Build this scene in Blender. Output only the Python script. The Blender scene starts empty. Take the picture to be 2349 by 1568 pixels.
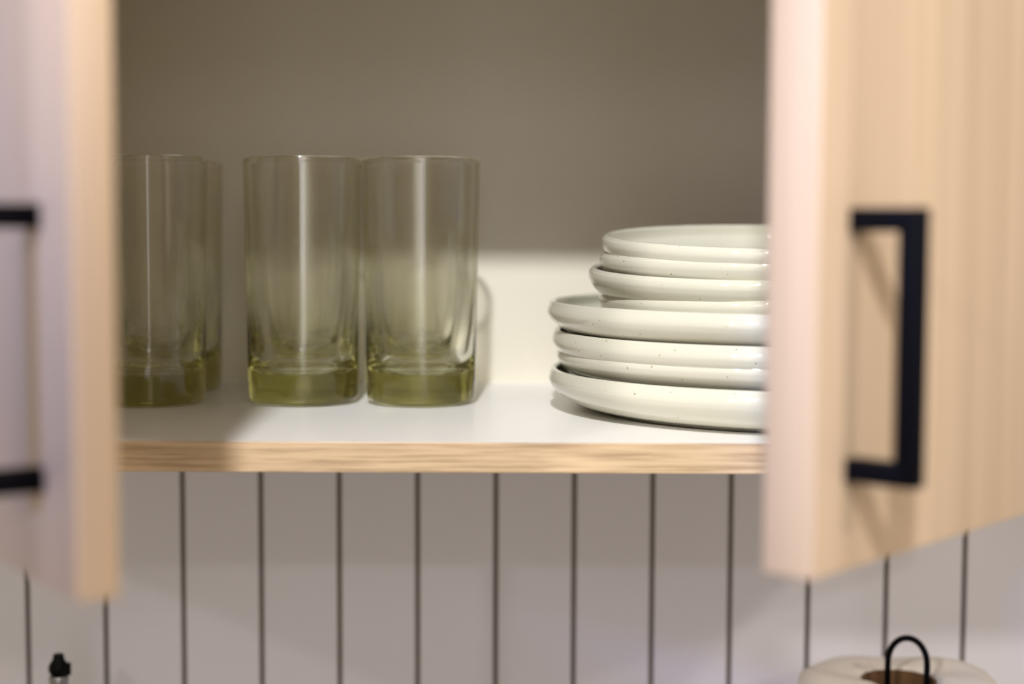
import bpy, bmesh, math, random
from mathutils import Vector, Matrix, Euler

C = bpy.context.scene.collection
sc = bpy.context.scene

# ------------------------------------------------------------------ camera
CAM_H = 0.0913
cam_d = bpy.data.cameras.new('camera')
cam_d.sensor_fit = 'HORIZONTAL'
cam_d.sensor_width = 36.0
cam_d.lens = 36.0 * 3600.0 / 2349.0
cam_d.clip_start = 0.01
cam_d.dof.use_dof = True
cam_d.dof.focus_distance = 0.742
cam_d.dof.aperture_fstop = 3.9
cam = bpy.data.objects.new('camera', cam_d)
C.objects.link(cam)
pitch = math.atan(256.0 / 3600.0)
cam.matrix_world = (Matrix.Translation((0, 0, CAM_H)) @ Matrix.Rotation(math.pi / 2 - pitch, 4, 'X')
                    @ Matrix.Rotation(math.radians(0.22), 4, 'Z'))
sc.camera = cam

# ------------------------------------------------------------------ world, exposure
w = bpy.data.worlds.new('showroom_ambient')
sc.world = w
w.use_nodes = True
wb = w.node_tree.nodes['Background']
wb.inputs['Color'].default_value = (1.0, 0.85, 0.63, 1)
wb.inputs['Strength'].default_value = 0.465
sc.view_settings.view_transform = 'Standard'
sc.view_settings.look = 'None'
sc.view_settings.gamma = 1.0
sc.view_settings.use_curve_mapping = False
sc.view_settings.exposure = 0.0
sc.cycles.max_bounces = 24
sc.cycles.transmission_bounces = 20
sc.cycles.glossy_bounces = 8
sc.cycles.diffuse_bounces = 6
sc.cycles.transparent_max_bounces = 16
sc.cycles.caustics_reflective = False
sc.cycles.caustics_refractive = True
sc.cycles.blur_glossy = 0.3


# ------------------------------------------------------------------ lamps of the showroom, with added lights among them
def spot(name, loc, target, power, col, radius, angle=40, caustic=False):
    d = bpy.data.lights.new(name, 'SPOT')
    d.energy = power
    d.color = col
    d.shadow_soft_size = radius
    d.spot_size = math.radians(angle)
    d.spot_blend = 0.4
    o = bpy.data.objects.new(name, d)
    o.location = loc
    o.rotation_euler = (Vector(target) - Vector(loc)).to_track_quat('-Z', 'Y').to_euler()
    C.objects.link(o)
    if caustic:
        d.cycles.is_caustics_light = True
    return o


spot('shelf_spot_lamp', (-0.075, -0.50, 1.060), (0.12, 0.79, 0.00), 122, (0.98, 0.985, 1.0), 0.030, 22, True).data.spot_blend = 0.4
spot('ceiling_lamp', (-0.60, -2.10, 1.12), (0.0, 0.9, -0.05), 15, (1.0, 0.93, 0.96), 0.26, 50, True)
spot('ceiling_lamp', (0.60, -2.10, 1.12), (0.05, 0.9, -0.05), 15, (1.0, 0.92, 0.90), 0.26, 50, True)
spot('worktop_spot_lamp', (-0.62, -1.95, 0.93), (-0.05, 0.95, -0.43), 16, (1.0, 0.93, 0.96), 0.03, 16).data.spot_blend = 0.3
spot('worktop_spot_lamp', (0.55, -1.95, 0.93), (0.05, 0.95, -0.43), 20, (1.0, 0.92, 0.90), 0.03, 16).data.spot_blend = 0.3
spot('track_spot_lamp', (-0.85, -0.90, 0.80), (0.12, 0.72, 0.04), 60, (1.0, 0.95, 0.92), 0.05, 9)
spot('cool_side_lamp', (-1.30, -0.90, 0.60), (-0.10, 0.45, 0.18), 135, (0.24, 0.38, 1.0), 0.10, 14).data.spot_blend = 0.5
spot('warm_side_light', (1.50, -0.70, 1.28), (-0.15, 0.45, 0.05), 74, (1.0, 0.88, 0.78), 0.07, 42).data.spot_blend = 1.0
spot('warm_side_light', (1.20, -1.10, 1.00), (-0.135, 0.45, 0.06), 34, (1.0, 0.88, 0.76), 0.05, 11).data.spot_blend = 0.8  # second side light, added to brighten the left door's free edge
wl = bpy.data.lights.new('tall_streak_light', 'AREA')  # unseen area light, added for upright streaks in the glasses and soft frontal light
wl.shape = 'RECTANGLE'
wl.size, wl.size_y = 0.75, 1.9
wl.energy = 9
wl.color = (0.96, 0.93, 1.0)
wo = bpy.data.objects.new('tall_streak_light', wl)
wo.matrix_world = Matrix.Translation((0.42, -3.3, 0.45)) @ Matrix.Rotation(math.pi / 2, 4, 'X')
C.objects.link(wo)


# ------------------------------------------------------------------ materials
def new_mat(name):
    m = bpy.data.materials.new(name)
    m.use_nodes = True
    nt = m.node_tree
    return m, nt, nt.nodes['Principled BSDF']


def plain(name, col, rough=0.5, metal=0.0, spec=0.5, bump=0.0, bscale=400):
    m, nt, b = new_mat(name)
    tc = nt.nodes.new('ShaderNodeTexCoord')
    n = nt.nodes.new('ShaderNodeTexNoise')
    n.inputs['Scale'].default_value = bscale
    n.inputs['Detail'].default_value = 3
    nt.links.new(tc.outputs['Object'], n.inputs['Vector'])
    mx = nt.nodes.new('ShaderNodeMix')
    mx.data_type = 'RGBA'
    mx.inputs[6].default_value = (*[c * 0.97 for c in col], 1)
    mx.inputs[7].default_value = (*col, 1)
    nt.links.new(n.outputs['Fac'], mx.inputs[0])
    nt.links.new(mx.outputs[2], b.inputs['Base Color'])
    b.inputs['Roughness'].default_value = rough
    b.inputs['Metallic'].default_value = metal
    b.inputs['Specular IOR Level'].default_value = spec
    if bump:
        bp = nt.nodes.new('ShaderNodeBump')
        bp.inputs['Strength'].default_value = bump
        bp.inputs['Distance'].default_value = 0.001
        nt.links.new(n.outputs['Fac'], bp.inputs['Height'])
        nt.links.new(bp.outputs['Normal'], b.inputs['Normal'])
    return m


def wood(name, light, mid, dark, grain, broad, rough=0.45, wave=None, hi=0.62, broad_f=0.4):
    """fine stretched grain over broad tonal streaks"""
    m, nt, b = new_mat(name)
    N = nt.nodes.new
    L = nt.links.new
    tc = N('ShaderNodeTexCoord')
    mp = N('ShaderNodeMapping')
    mp.inputs['Scale'].default_value = grain
    L(tc.outputs['Object'], mp.inputs['Vector'])
    n1 = N('ShaderNodeTexNoise')
    n1.inputs['Scale'].default_value = 1.0
    n1.inputs['Detail'].default_value = 5
    n1.inputs['Roughness'].default_value = 0.6
    L(mp.outputs['Vector'], n1.inputs['Vector'])
    mp2 = N('ShaderNodeMapping')
    mp2.inputs['Scale'].default_value = broad
    L(tc.outputs['Object'], mp2.inputs['Vector'])
    n2 = N('ShaderNodeTexNoise')
    n2.inputs['Scale'].default_value = 1.0
    n2.inputs['Detail'].default_value = 2
    n2.inputs['Distortion'].default_value = 0.6
    L(mp2.outputs['Vector'], n2.inputs['Vector'])
    r1 = N('ShaderNodeValToRGB')
    r1.color_ramp.elements[0].position = 0.36
    r1.color_ramp.elements[0].color = (*dark, 1)
    r1.color_ramp.elements[1].position = hi
    r1.color_ramp.elements[1].color = (*light, 1)
    L(n1.outputs['Fac'], r1.inputs['Fac'])
    r2 = N('ShaderNodeValToRGB')
    r2.color_ramp.elements[0].position = 0.35
    r2.color_ramp.elements[0].color = (*mid, 1)
    r2.color_ramp.elements[1].position = 0.65
    r2.color_ramp.elements[1].color = (*light, 1)
    L(n2.outputs['Fac'], r2.inputs['Fac'])
    mx = N('ShaderNodeMix')
    mx.data_type = 'RGBA'
    mx.inputs[0].default_value = broad_f
    L(r1.outputs['Color'], mx.inputs[6])
    L(r2.outputs['Color'], mx.inputs[7])
    L(mx.outputs[2], b.inputs['Base Color'])
    b.inputs['Roughness'].default_value = rough
    bp = N('ShaderNodeBump')
    bp.inputs['Strength'].default_value = 0.12
    bp.inputs['Distance'].default_value = 0.0005
    L(n1.outputs['Fac'], bp.inputs['Height'])
    L(bp.outputs['Normal'], b.inputs['Normal'])
    return m


M_white = plain('white_melamine', (0.89, 0.875, 0.85), 0.30, bump=0.03, bscale=900)
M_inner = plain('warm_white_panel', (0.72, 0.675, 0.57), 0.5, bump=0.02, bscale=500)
M_paint = plain('grey_white_paint', (0.77, 0.76, 0.82), 0.42, bump=0.05, bscale=300)
M_door = wood('ash_foil', (0.64, 0.485, 0.345), (0.38, 0.27, 0.175), (0.52, 0.38, 0.25),
              (420, 420, 4.0), (26, 26, 0.5), 0.42, broad_f=0.5)
M_edge = wood('ash_edge_band', (0.60, 0.44, 0.275), (0.46, 0.32, 0.185), (0.27, 0.175, 0.095),
              (16, 300, 560), (9, 60, 120), 0.5, hi=0.56, broad_f=0.3)
M_joint = plain('brown_groove', (0.24, 0.20, 0.14), 0.8)  # dark brown for groove floors and flanks
M_black = plain('black_powder_coat', (0.0015, 0.0015, 0.003), 0.55, spec=0.06, bump=0.05, bscale=1500)
M_satin = plain('black_plastic', (0.002, 0.002, 0.002), 0.4, spec=0.1)
M_steel = plain('brushed_steel', (0.30, 0.30, 0.33), 0.15, metal=1.0)
M_hinge = plain('nickel_plate', (0.55, 0.54, 0.52), 0.3, metal=1.0)
M_paper = plain('kitchen_paper', (0.80, 0.75, 0.69), 0.9, bump=0.5, bscale=700)
M_card = plain('brown_cardboard', (0.16, 0.085, 0.035), 0.9, bump=0.3, bscale=500)
M_counter = wood('grey_worktop', (0.42, 0.39, 0.37), (0.38, 0.35, 0.33), (0.32, 0.30, 0.28),
                 (4, 260, 260), (2, 40, 40), 0.5)


def glaze():
    m, nt, b = new_mat('speckled_cream_glaze')
    N = nt.nodes.new
    L = nt.links.new
    tc = N('ShaderNodeTexCoord')
    v = N('ShaderNodeTexVoronoi')
    v.inputs['Scale'].default_value = 260
    L(tc.outputs['Object'], v.inputs['Vector'])
    # speck size differs from cell to cell, most cells have none
    sep = N('ShaderNodeSeparateColor')
    L(v.outputs['Color'], sep.inputs['Color'])
    th = N('ShaderNodeMapRange')
    th.inputs['From Min'].default_value = 0.42
    th.inputs['From Max'].default_value = 1.0
    th.inputs['To Min'].default_value = 0.0
    th.inputs['To Max'].default_value = 0.13
    L(sep.outputs['Red'], th.inputs['Value'])
    lt = N('ShaderNodeMath')
    lt.operation = 'LESS_THAN'
    L(v.outputs['Distance'], lt.inputs[0])
    L(th.outputs['Result'], lt.inputs[1])
    n = N('ShaderNodeTexNoise')
    n.inputs['Scale'].default_value = 18
    L(tc.outputs['Object'], n.inputs['Vector'])
    base = N('ShaderNodeMix')
    base.data_type = 'RGBA'
    base.inputs[6].default_value = (0.60, 0.585, 0.475, 1)
    base.inputs[7].default_value = (0.63, 0.62, 0.535, 1)
    L(n.outputs['Fac'], base.inputs[0])
    mx = N('ShaderNodeMix')
    mx.data_type = 'RGBA'
    mx.inputs[7].default_value = (0.30, 0.23, 0.14, 1)
    L(lt.outputs[0], mx.inputs[0])
    L(base.outputs[2], mx.inputs[6])
    L(mx.outputs[2], b.inputs['Base Color'])
    b.inputs['Roughness'].default_value = 0.06
    b.inputs['Specular IOR Level'].default_value = 0.5
    b.inputs['Subsurface Weight'].default_value = 0.0
    n2 = N('ShaderNodeTexNoise')
    n2.inputs['Scale'].default_value = 60
    L(tc.outputs['Object'], n2.inputs['Vector'])
    bp = N('ShaderNodeBump')
    bp.inputs['Strength'].default_value = 0.02
    bp.inputs['Distance'].default_value = 0.001
    L(n2.outputs['Fac'], bp.inputs['Height'])
    L(bp.outputs['Normal'], b.inputs['Normal'])
    return m


M_glaze = glaze()


def glass_mat():
    """thick refracting glass at the foot, running into thin clear wall above it"""
    m, nt, b = new_mat('olive_tinted_glass')
    N = nt.nodes.new
    L = nt.links.new
    b.inputs['Base Color'].default_value = (1, 1, 1, 1)
    b.inputs['Roughness'].default_value = 0.012
    b.inputs['IOR'].default_value = 1.48
    b.inputs['Transmission Weight'].default_value = 1.0
    tr = N('ShaderNodeBsdfTransparent')
    tr.inputs['Color'].default_value = (0.996, 0.996, 0.985, 1)
    gl = N('ShaderNodeBsdfGlossy')
    gl.inputs['Roughness'].default_value = 0.012
    lw = N('ShaderNodeLayerWeight')
    lw.inputs['Blend'].default_value = 0.5
    pw = N('ShaderNodeMath')
    pw.operation = 'POWER'
    pw.inputs[1].default_value = 5.0
    L(lw.outputs['Facing'], pw.inputs[0])
    ma = N('ShaderNodeMath')
    ma.operation = 'MULTIPLY_ADD'
    ma.inputs[1].default_value = 0.7
    ma.inputs[2].default_value = 0.045
    L(pw.outputs[0], ma.inputs[0])
    thin = N('ShaderNodeMixShader')
    L(ma.outputs[0], thin.inputs[0])
    L(tr.outputs[0], thin.inputs[1])
    L(gl.outputs[0], thin.inputs[2])
    tc = N('ShaderNodeTexCoord')
    sx = N('ShaderNodeSeparateXYZ')
    L(tc.outputs['Object'], sx.inputs[0])
    mr = N('ShaderNodeMapRange')
    mr.inputs['From Min'].default_value = 0.035
    mr.inputs['From Max'].default_value = 0.085
    mr.inputs['To Min'].default_value = 0.0
    mr.inputs['To Max'].default_value = 0.93
    L(sx.outputs['Z'], mr.inputs['Value'])
    rim = N('ShaderNodeMath')
    rim.operation = 'LESS_THAN'
    rim.inputs[1].default_value = 0.1262
    L(sx.outputs['Z'], rim.inputs[0])
    mu = N('ShaderNodeMath')
    mu.operation = 'MULTIPLY'
    L(mr.outputs[0], mu.inputs[0])
    L(rim.outputs[0], mu.inputs[1])
    mx = N('ShaderNodeMixShader')
    L(mu.outputs[0], mx.inputs[0])
    L(b.outputs[0], mx.inputs[1])
    L(thin.outputs[0], mx.inputs[2])
    out = nt.nodes['Material Output']
    L(mx.outputs[0], out.inputs['Surface'])
    va = N('ShaderNodeVolumeAbsorption')
    va.inputs['Color'].default_value = (0.68, 0.67, 0.20, 1)
    va.inputs['Density'].default_value = 23
    L(va.outputs['Volume'], out.inputs['Volume'])
    return m


M_glass = glass_mat()


# ------------------------------------------------------------------ helpers
def obj(name, bm, mat, parent=None, smooth=False, loc=None, rot=None):
    bmesh.ops.recalc_face_normals(bm, faces=bm.faces[:])
    me = bpy.data.meshes.new(name)
    bm.to_mesh(me)
    bm.free()
    me.materials.append(mat)
    if smooth:
        for p in me.polygons:
            p.use_smooth = True
        if smooth != 'all':
            me.set_sharp_from_angle(angle=math.radians(smooth if smooth is not True else 40))
    o = bpy.data.objects.new(name, me)
    C.objects.link(o)
    if parent:
        o.parent = parent
    if loc:
        o.location = loc
    if rot:
        o.rotation_euler = rot
    return o


def empty(name, loc=(0, 0, 0), rz=0.0):
    o = bpy.data.objects.new(name, None)
    o.empty_display_size = 0.02
    o.location = loc
    o.rotation_euler = (0, 0, rz)
    C.objects.link(o)
    return o


def tag(o, label, cat, group=None):
    o['label'] = label
    o['category'] = cat
    if group:
        o['group'] = group
    return o


def add_box(bm, x0, x1, y0, y1, z0, z1, bev=0.0, seg=2):
    r = bmesh.ops.create_cube(bm, size=1.0)
    vs = r['verts']
    bmesh.ops.scale(bm, vec=(x1 - x0, y1 - y0, z1 - z0), verts=vs)
    bmesh.ops.translate(bm, vec=((x0 + x1) / 2, (y0 + y1) / 2, (z0 + z1) / 2), verts=vs)
    if bev:
        es = list({e for v in vs for e in v.link_edges})
        bmesh.ops.bevel(bm, geom=es, offset=bev, segments=seg, profile=0.5, affect='EDGES')
    return bm


def box(*a, **k):
    return add_box(bmesh.new(), *a, **k)


def lathe(prof, seg=96):
    """prof: list of (r, z); r == 0 closes with a single vertex"""
    bm = bmesh.new()
    rings = []
    for r, z in prof:
        if r < 1e-6:
            rings.append([bm.verts.new((0, 0, z))])
        else:
            rings.append([bm.verts.new((r * math.cos(2 * math.pi * k / seg), r * math.sin(2 * math.pi * k / seg), z))
                          for k in range(seg)])
    for a, b in zip(rings, rings[1:]):
        if len(a) == 1 and len(b) == 1:
            continue
        for k in range(seg):
            k2 = (k + 1) % seg
            if len(a) == 1:
                bm.faces.new((a[0], b[k2], b[k]))
            elif len(b) == 1:
                bm.faces.new((a[k], a[k2], b[0]))
            else:
                bm.faces.new((a[k], a[k2], b[k2], b[k]))
    return bm


def tube(pts, r, seg=16, caps=True):
    bm = bmesh.new()
    pts = [Vector(p) for p in pts]
    prev = None
    up = Vector((0, 1, 0.0001))
    for i, p in enumerate(pts):
        t = (pts[min(i + 1, len(pts) - 1)] - pts[max(i - 1, 0)]).normalized()
        u = up - up.dot(t) * t
        if u.length < 1e-4:
            u = Vector((1, 0, 0)) - Vector((1, 0, 0)).dot(t) * t
        u.normalize()
        up = u
        v = t.cross(u)
        ring = [bm.verts.new(p + r * (math.cos(2 * math.pi * k / seg) * u + math.sin(2 * math.pi * k / seg) * v))
                for k in range(seg)]
        if prev:
            for k in range(seg):
                bm.faces.new((prev[k], prev[(k + 1) % seg], ring[(k + 1) % seg], ring[k]))
        elif caps:
            bm.faces.new(ring[::-1])
        prev = ring
    if caps:
        bm.faces.new(prev)
    return bm


def spline(pts, n=8):
    """Catmull-Rom through 2D profile points"""
    out = []
    P = [pts[0]] + list(pts) + [pts[-1]]
    for i in range(1, len(P) - 2):
        p0, p1, p2, p3 = P[i - 1], P[i], P[i + 1], P[i + 2]
        for k in range(n):
            t = k / n
            out.append(tuple(0.5 * (2 * p1[j] + (p2[j] - p0[j]) * t + (2 * p0[j] - 5 * p1[j] + 4 * p2[j] - p3[j]) * t * t
                                    + (3 * p1[j] - p0[j] - 3 * p2[j] + p3[j]) * t ** 3) for j in (0, 1)))
    out.append(tuple(pts[-1]))
    return out


# ------------------------------------------------------------------ the wall of grooved boards behind everything
WALL_Y = 0.955
P0, PW = -0.2985, 0.04817                      # a groove and the board width


def wall_back():
    bm = bmesh.new()
    x0, x1 = P0 - 12 * PW, P0 + 24 * PW
    prof = [(x0, 0.0)]
    g, d = 0.0014, 0.0055
    for k in range(-11, 24):
        gx = P0 + k * PW
        prof += [(gx - g - 0.0006, 0.0), (gx - g, 0.0005), (gx - g * 0.55, d), (gx + g * 0.55, d), (gx + g, 0.0005), (gx + g + 0.0008, 0.0)]
    prof.append((x1, 0.0))
    z0, z1 = -1.30, 1.25
    back = 0.03
    lo = [bm.verts.new((x, WALL_Y + y, z0)) for x, y in prof]
    hi = [bm.verts.new((x, WALL_Y + y, z1)) for x, y in prof]
    for i in range(len(prof) - 1):
        bm.faces.new((lo[i], lo[i + 1], hi[i + 1], hi[i]))
    bl = [bm.verts.new((x, WALL_Y + back, z0)) for x in (x0, x1)]
    bh = [bm.verts.new((x, WALL_Y + back, z1)) for x in (x0, x1)]
    bm.faces.new((bl[0], bh[0], bh[1], bl[1]))
    bm.faces.new((lo[0], hi[0], bh[0], bl[0]))
    bm.faces.new((lo[-1], bl[1], bh[1], hi[-1]))
    bm.faces.new([lo[0], bl[0], bl[1]] + lo[:0:-1])
    bm.faces.new([hi[0]] + hi[1:] + [bh[1], bh[0]])
    o = obj('wall_back', bm, M_paint)
    o.data.materials.append(M_joint)
    for p in o.data.polygons:
        c = p.center
        if abs(c.y - (WALL_Y + d)) < 1e-4 or (WALL_Y + 0.001 < c.y < WALL_Y + d and abs(p.normal.x) > 0.3 and len(p.vertices) == 4):
            p.material_index = 1
    o['kind'] = 'structure'


wall_back()

# ------------------------------------------------------------------ wall cabinet with its two open doors
XL, XR = -0.292, 0.276          # outer sides
FRONT = 0.6718                  # front edges of the carcass
BACK = 0.942                    # front of the back panel
TB = 0.0132                     # bottom board thickness
TOP = 0.66
cab = empty('wall_cabinet', (0, FRONT, -TB))
tag(cab, 'open ash and white wall cabinet mounted on the wall of grooved boards', 'cabinet')


def cabpart(name, bm, mat, parent=None, **k):
    bmesh.ops.translate(bm, vec=(0, -FRONT, TB), verts=bm.verts[:])
    return obj(name, bm, mat, parent or cab, **k)


bp_ = cabpart('bottom_panel', box(XL + 0.016, XR - 0.016, FRONT + 0.0012, BACK, -TB, 0.0), M_white)
eb = cabpart('edge_band', box(XL + 0.016, XR - 0.016, FRONT, FRONT + 0.0012, -TB, 0.0, bev=0.0004), M_edge, bp_)
bp_['label'] = 'white shelf board with an ash front edge'
eb['label'] = 'ash veneer front edge'
for q in (bp_, eb):
    q.cycles.is_caustics_receiver = True
for xa in (XL, XR - 0.016):
    cabpart('side_panel', box(xa, xa + 0.016, FRONT, BACK, -TB, TOP, bev=0.0004), M_inner)
cabpart('back_panel', box(XL + 0.0, XR - 0.0, BACK, BACK + 0.010, -TB, TOP), M_inner).cycles.is_caustics_receiver = True
cabpart('top_panel', box(XL + 0.016, XR - 0.016, FRONT, BACK, TOP - 0.016, TOP), M_inner)
cabpart('shelf', box(XL + 0.016, XR - 0.016, FRONT, BACK, 0.258, 0.274), M_inner)

HZ0, HZ1 = 0.0148, 0.0985        # handle ends (world z above the shelf top)


def door(side, hinge_x, free, DOOR_T=0.018):
    """side = +1 for the door hinged on the right; local x runs from the hinge to the free edge"""
    d = Vector((free[0] - hinge_x, free[1] - FRONT))
    wid = d.length
    ang = math.atan2(d.y, d.x)
    # local +x along d; the outer face is on local side s*y
    s = 1 if side > 0 else -1    # right door: rotating (-x) leaves the outer face on local +y
    bm = bmesh.new()
    ya, yb = (-DOOR_T, 0.0) if s > 0 else (0.0, DOOR_T)
    add_box(bm, 0.0, wid, ya, yb, 0.0, TOP + TB, bev=0.0008, seg=2)
    o = obj('door', bm, M_door, cab, smooth=30)
    o.location = (hinge_x, 0, 0)
    o.rotation_euler = (0, 0, ang)
    # handle: square bar bent into a U, standing off the face
    hx = wid - (0.0205 if s > 0 else 0.0275)            # centre line from the free edge
    bw = 0.0072                  # bar width
    so = 0.0235                  # stand-off to the outer face of the bar
    z0, z1 = HZ0 + TB, HZ1 + TB
    h = bmesh.new()
    def f(a, b):
        return (a, b) if s > 0 else (-b, -a)
    y0, y1 = f(so - bw, so)
    add_box(h, hx - bw / 2, hx + bw / 2, y0, y1, z0, z1, bev=0.0007)
    y0, y1 = f(0.0, so - bw * 0.5)
    add_box(h, hx - bw / 2, hx + bw / 2, y0, y1, z0, z0 + bw, bev=0.0005)
    add_box(h, hx - bw / 2, hx + bw / 2, y0, y1, z1 - bw, z1, bev=0.0005)
    hd = obj('handle', h, M_black, o, smooth=30)
    hd['label'] = 'black metal bar handle'
    for hz in (0.10, 0.56):
        hb = bmesh.new()
        ya2, yb2 = (-DOOR_T - 0.006, -DOOR_T) if s > 0 else (DOOR_T, DOOR_T + 0.006)
        add_box(hb, 0.006, 0.05, ya2, yb2, hz - 0.022, hz + 0.022, bev=0.001)
        add_box(hb, 0.0, 0.02, ya2 * 1.0, yb2, hz - 0.008, hz + 0.008, bev=0.001)
        obj('hinge', hb, M_hinge, o, smooth=30)
    return o


dr = door(+1, 0.276, (0.0905, 0.4640))
dr['label'] = 'right door, warm ash foil with a black bar handle'
dl = door(-1, -0.292, (-0.1215, 0.4320), 0.0130)
dl['label'] = 'left door, seen nearly edge on'

# ------------------------------------------------------------------ drinking glasses
GH = 0.1285


def make_glass(name):
    out = [(0.0, 0.0016), (0.018, 0.0013), (0.0245, 0.0007), (0.0255, 0.0), (0.0266, 0.0004), (0.0277, 0.0013), (0.0284, 0.0026),
           (0.0287, 0.0042), (0.0288, 0.0060), (0.02880, 0.0105), (0.02900, 0.0122), (0.0291, 0.0150), (0.0291, 0.024)]
    for k in range(1, 9):
        t = k / 8
        out.append((0.0291 + 0.0018 * t, 0.024 + (GH - 0.0012 - 0.024) * t))
    rc = 0.0309 - 0.00075
    for k in range(1, 8):
        a = math.pi * k / 8
        out.append((rc + 0.00075 * math.cos(a), GH - 0.0009 + 0.0009 * math.sin(a)))
    inner = [(0.0294, GH - 0.0012), (0.0290, 0.105), (0.0284, 0.085), (0.0275, 0.065), (0.0259, 0.045), (0.0240, 0.030),
             (0.0229, 0.0235), (0.0212, 0.0192), (0.0182, 0.0168), (0.0150, 0.0157), (0.008, 0.0155), (0.0, 0.0158)]
    out += spline(inner, 5)
    bm = lathe(out, 128)
    o = obj(name, bm, M_glass, smooth='all')
    return o


glass0 = make_glass('drinking_glass')
spots = [
    (-0.1105, 0.8290, 0.4, 'olive-tinted tumbler in the front row, left one of the touching middle pair'),
    (-0.0480, 0.8290, 1.1, 'clear olive-tinted tumbler nearest the plates in the front row'),
    (-0.1905, 0.8225, 2.0, 'front tumbler half hidden by the left cabinet door, standing in shade'),
    (-0.1955, 0.8930, 2.6, 'blurred tumbler behind the shaded glass next to the left cabinet door'),
    (-0.1170, 0.8945, 0.2, 'tumbler standing directly behind the left glass of the middle pair'),
    (-0.0545, 0.8945, 0.9, 'tumbler standing directly behind the glass nearest the plates'),
]
for i, (x, y, a, lab) in enumerate(spots):
    g = glass0 if i == 0 else glass0.copy()
    if i:
        C.objects.link(g)
    g.location = (x, y, 0.0002)
    g.rotation_euler = (0, 0, a)
    tag(g, lab, 'glass', 'tumblers on the cabinet shelf')
    g.cycles.is_caustics_caster = False


# ------------------------------------------------------------------ plates
def plate_profile(R, H, foot, t=0.0030):
    """coupe plate: low foot ring, shallow curve out, near vertical rim"""
    o = [(0.0, 0.0028), (foot - 0.008, 0.0026), (foot - 0.006, 0.0008), (foot - 0.004, 0.0), (foot - 0.001, 0.0), (foot + 0.001, 0.0012)]
    d = R - foot
    o += spline([(foot + 0.001, 0.0012), (foot + 0.42 * d, 0.0034), (foot + 0.74 * d, 0.0074), (foot + 0.915 * d, 0.0112),
                 (R - 0.0003, 0.0140), (R, 0.0158), (R - 0.0004, 0.0178), (R - 0.0011, H - 0.0013)], 7)[1:]
    for k in range(1, 9):
        a = math.pi * k / 8
        o.append((R - 0.0011 - t * 0.5 + t * 0.5 * math.cos(a), H - 0.0014 + 0.0014 * math.sin(a)))
    o += spline([(R - 0.0009 - t, H - 0.0018), (R - t * 1.12, H - 0.006), (foot + 0.80 * d - t * 0.5, 0.0118),
                 (foot + 0.50 * d, 0.0088), (foot, 0.0068), (foot * 0.5, 0.0062), (0.0, 0.0060)], 6)
    return o


def build_plate(name, R, H, foot):
    return obj(name, lathe(plate_profile(R, H, foot), 160), M_glaze, smooth='all')


big0 = build_plate('dinner_plate', 0.130, 0.0210, 0.107)
small0 = build_plate('side_plate', 0.0865, 0.0195, 0.068)
# x, y, z, tilt about x (front down is positive), tilt about y, scale, rz
bigs = [
    (0.1485, 0.8080, 0.0002, 0.0, 0.0, 0.996, 0.0,
     'bottom large cream speckled dinner plate, resting on the white shelf'),
    (0.1500, 0.8070, 0.0108, -1.2, 0.5, 0.978, 1.3,
     'second large cream speckled dinner plate from the shelf, sunk into the plate below it'),
    (0.1495, 0.8070, 0.0207, 0.3, -0.3, 0.990, 2.2,
     'third large cream speckled dinner plate from the shelf, under the topmost large one'),
    (0.1480, 0.8070, 0.0345, 0.2, 0.1, 1.000, 3.5,
     'topmost large dinner plate, carrying the stack of small plates'),
]
smalls = [
    (0.1300, 0.8000, 0.0406, 0.0, 0.0, 0.990, 0.3,
     'lowest small cream side plate, sitting inside the topmost large plate'),
    (0.1255, 0.8010, 0.0537, 2.9, -0.3, 1.000, 1.7,
     'second small side plate from below, sticking out furthest left, with a shaded underside'),
    (0.1290, 0.7990, 0.0606, 1.5, 0.0, 0.980, 2.9,
     'small side plate just below the uppermost small plate'),
    (0.1300, 0.7985, 0.0697, 4.0, 0.0, 0.978, 4.4,
     'uppermost small side plate with its pale inside showing'),
]
for src, rows, grp in ((big0, bigs, 'large dinner plates in the stack'), (small0, smalls, 'small side plates on top of the stack')):
    for i, (x, y, z, tx, ty, s, rz, lab) in enumerate(rows):
        p = src if i == 0 else src.copy()
        if i:
            C.objects.link(p)
        p.rotation_mode = 'XYZ'
        m = (Matrix.Translation((x, y, z)) @ Matrix.Rotation(math.radians(tx), 4, 'X')
             @ Matrix.Rotation(math.radians(ty), 4, 'Y') @ Matrix.Rotation(rz, 4, 'Z') @ Matrix.Diagonal((s, s, 1, 1)))
        p.matrix_world = m
        tag(p, lab, 'plate', grp)

# ------------------------------------------------------------------ worktop below, with what stands on it
CZ = -0.415
ct = obj('worktop', box(-0.95, 0.95, 0.36, WALL_Y - 0.0005, CZ - 0.03, CZ, bev=0.002), M_counter)
tag(ct, 'grey worktop along the foot of the grooved board wall', 'worktop')
bc = empty('base_cabinet', (0, 0.66, -1.295))
tag(bc, 'white base cabinet under the grey worktop', 'cabinet')
obj('body', box(-0.93, 0.93, -0.26, 0.29, 0.06, CZ - 0.0305 + 1.295), M_white, bc)
obj('plinth', box(-0.93, 0.93, -0.20, 0.29, 0.0, 0.06), M_white, bc)
fl = obj('floor', box(-1.4, 1.4, -3.2, 1.0, -1.33, -1.2955), plain('grey_vinyl_floor', (0.30, 0.27, 0.24), 0.5))
fl['kind'] = 'structure'

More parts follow.
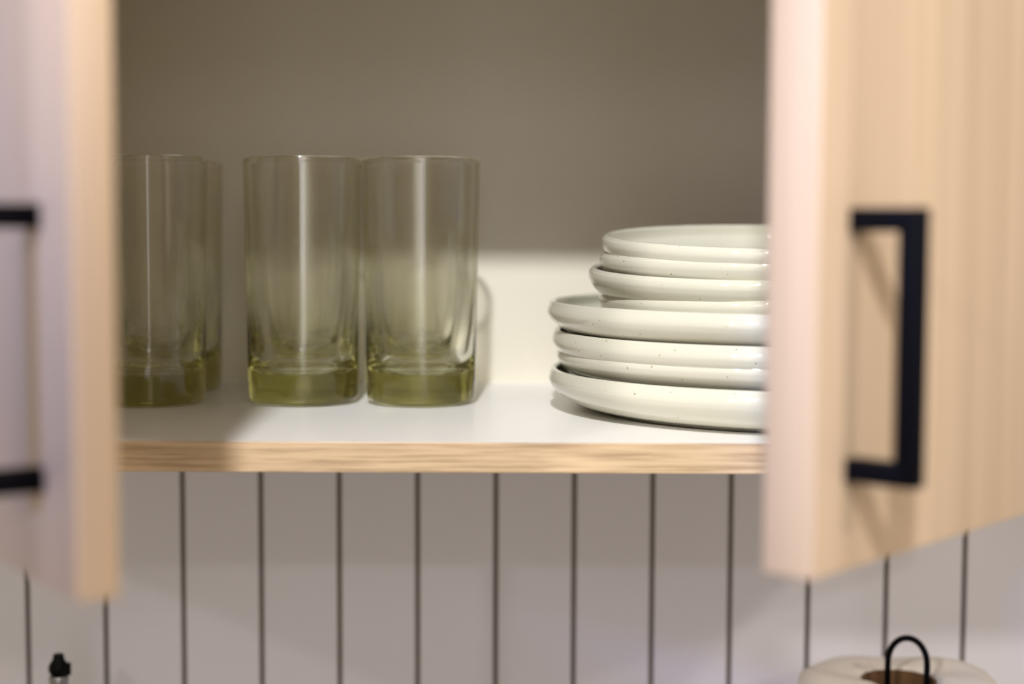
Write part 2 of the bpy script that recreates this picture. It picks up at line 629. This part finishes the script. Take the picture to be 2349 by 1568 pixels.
# kitchen roll on a black wire holder
RX, RY, RZ = 0.2135, 0.8480, -0.1528
holder = empty('kitchen_roll_holder', (RX, RY, CZ))
tag(holder, 'black wire kitchen roll holder with a loop handle rising out of the white paper roll', 'kitchen roll holder')
obj('base', lathe([(0, 0), (0.066, 0), (0.068, 0.002), (0.068, 0.006), (0.066, 0.008), (0, 0.008)], 64), M_black, holder, smooth=40)
pts = []
hw, zt = 0.0105, RZ - CZ + 0.0218
for k in range(13):
    pts.append((-hw + 0.0008 * 0, 0, 0.008 + (zt - 0.014 - 0.008) * k / 12))
for k in range(1, 16):
    a = math.pi - math.pi * k / 16
    pts.append((hw * math.cos(a), 0, zt - 0.014 + 0.014 * math.sin(a)))
for k in range(13):
    pts.append((hw, 0, zt - 0.014 - (zt - 0.014 - 0.008) * k / 12))
hp = obj('wire_loop', tube(pts, 0.0017, 16), M_black, holder, smooth='all', rot=(0, 0, math.radians(-18)))
hp.location = (0.0045, 0.0, 0)

roll = empty('kitchen_roll', (RX, RY, CZ + 0.0085))
tag(roll, 'white kitchen paper roll with a brown cardboard core, on the black wire holder', 'kitchen roll')
rh = RZ - CZ - 0.0085
random.seed(4)
bm = lathe([(0.0205, 0.0), (0.050, 0.0), (0.0535, 0.002), (0.0545, 0.010), (0.0545, rh - 0.012), (0.0535, rh - 0.004), (0.0505, rh - 0.0008),
            (0.044, rh + 0.0008), (0.034, rh + 0.0004), (0.026, rh - 0.0004), (0.0205, rh - 0.001), (0.0205, 0.0)], 96)
bmesh.ops.remove_doubles(bm, verts=bm.verts[:], dist=1e-6)
for v in bm.verts:
    a = math.atan2(v.co.y, v.co.x)
    r = math.hypot(v.co.x, v.co.y)
    if r > 0.03:
        q = 1 + 0.020 * math.sin(3 * a + 0.7) + 0.010 * math.sin(7 * a)
        v.co.x *= q
        v.co.y *= q
    if v.co.z > rh - 0.02:
        v.co.z += 0.0016 * math.sin(2 * a + 1.0) * (r / 0.05) + 0.0010 * math.sin(5 * a + r * 90)
obj('paper', bm, M_paper, roll, smooth='all')
core = obj('cardboard_core', lathe([(0.0190, 0.0005), (0.0204, 0.0005), (0.0204, rh - 0.0015), (0.0190, rh - 0.0015), (0.0190, 0.0005)], 64),
           M_card, roll, smooth=40)
core['label'] = 'brown cardboard core'

# slim steel bottle with a black pourer
bx, by = -0.2527, 0.862
bot = empty('oil_bottle', (bx, by, CZ))
tag(bot, 'slim steel oil bottle with a black rounded pourer, standing below the left cabinet door', 'bottle')
zt = -0.1455 - CZ
bd = obj('body', lathe([(0, 0), (0.026, 0), (0.028, 0.002), (0.028, 0.15), (0.026, 0.165), (0.016, 0.19), (0.0072, 0.215), (0.0052, zt - 0.0165),
                        (0.0055, zt - 0.013), (0.0050, zt - 0.0122), (0.0, zt - 0.0122)], 64), M_steel, bot, smooth=40)
st = obj('pourer', lathe([(0, zt - 0.0128), (0.0038, zt - 0.0124), (0.0054, zt - 0.0100), (0.0057, zt - 0.0078), (0.0050, zt - 0.0055),
                          (0.0033, zt - 0.0032), (0.0029, zt - 0.0004), (0.0025, zt), (0, zt)], 48), M_satin, bot, smooth=35)
lug = obj('latch', box(0.0040, 0.0068, -0.0014, 0.0014, zt - 0.0120, zt - 0.0050, bev=0.0005), M_satin, bot)
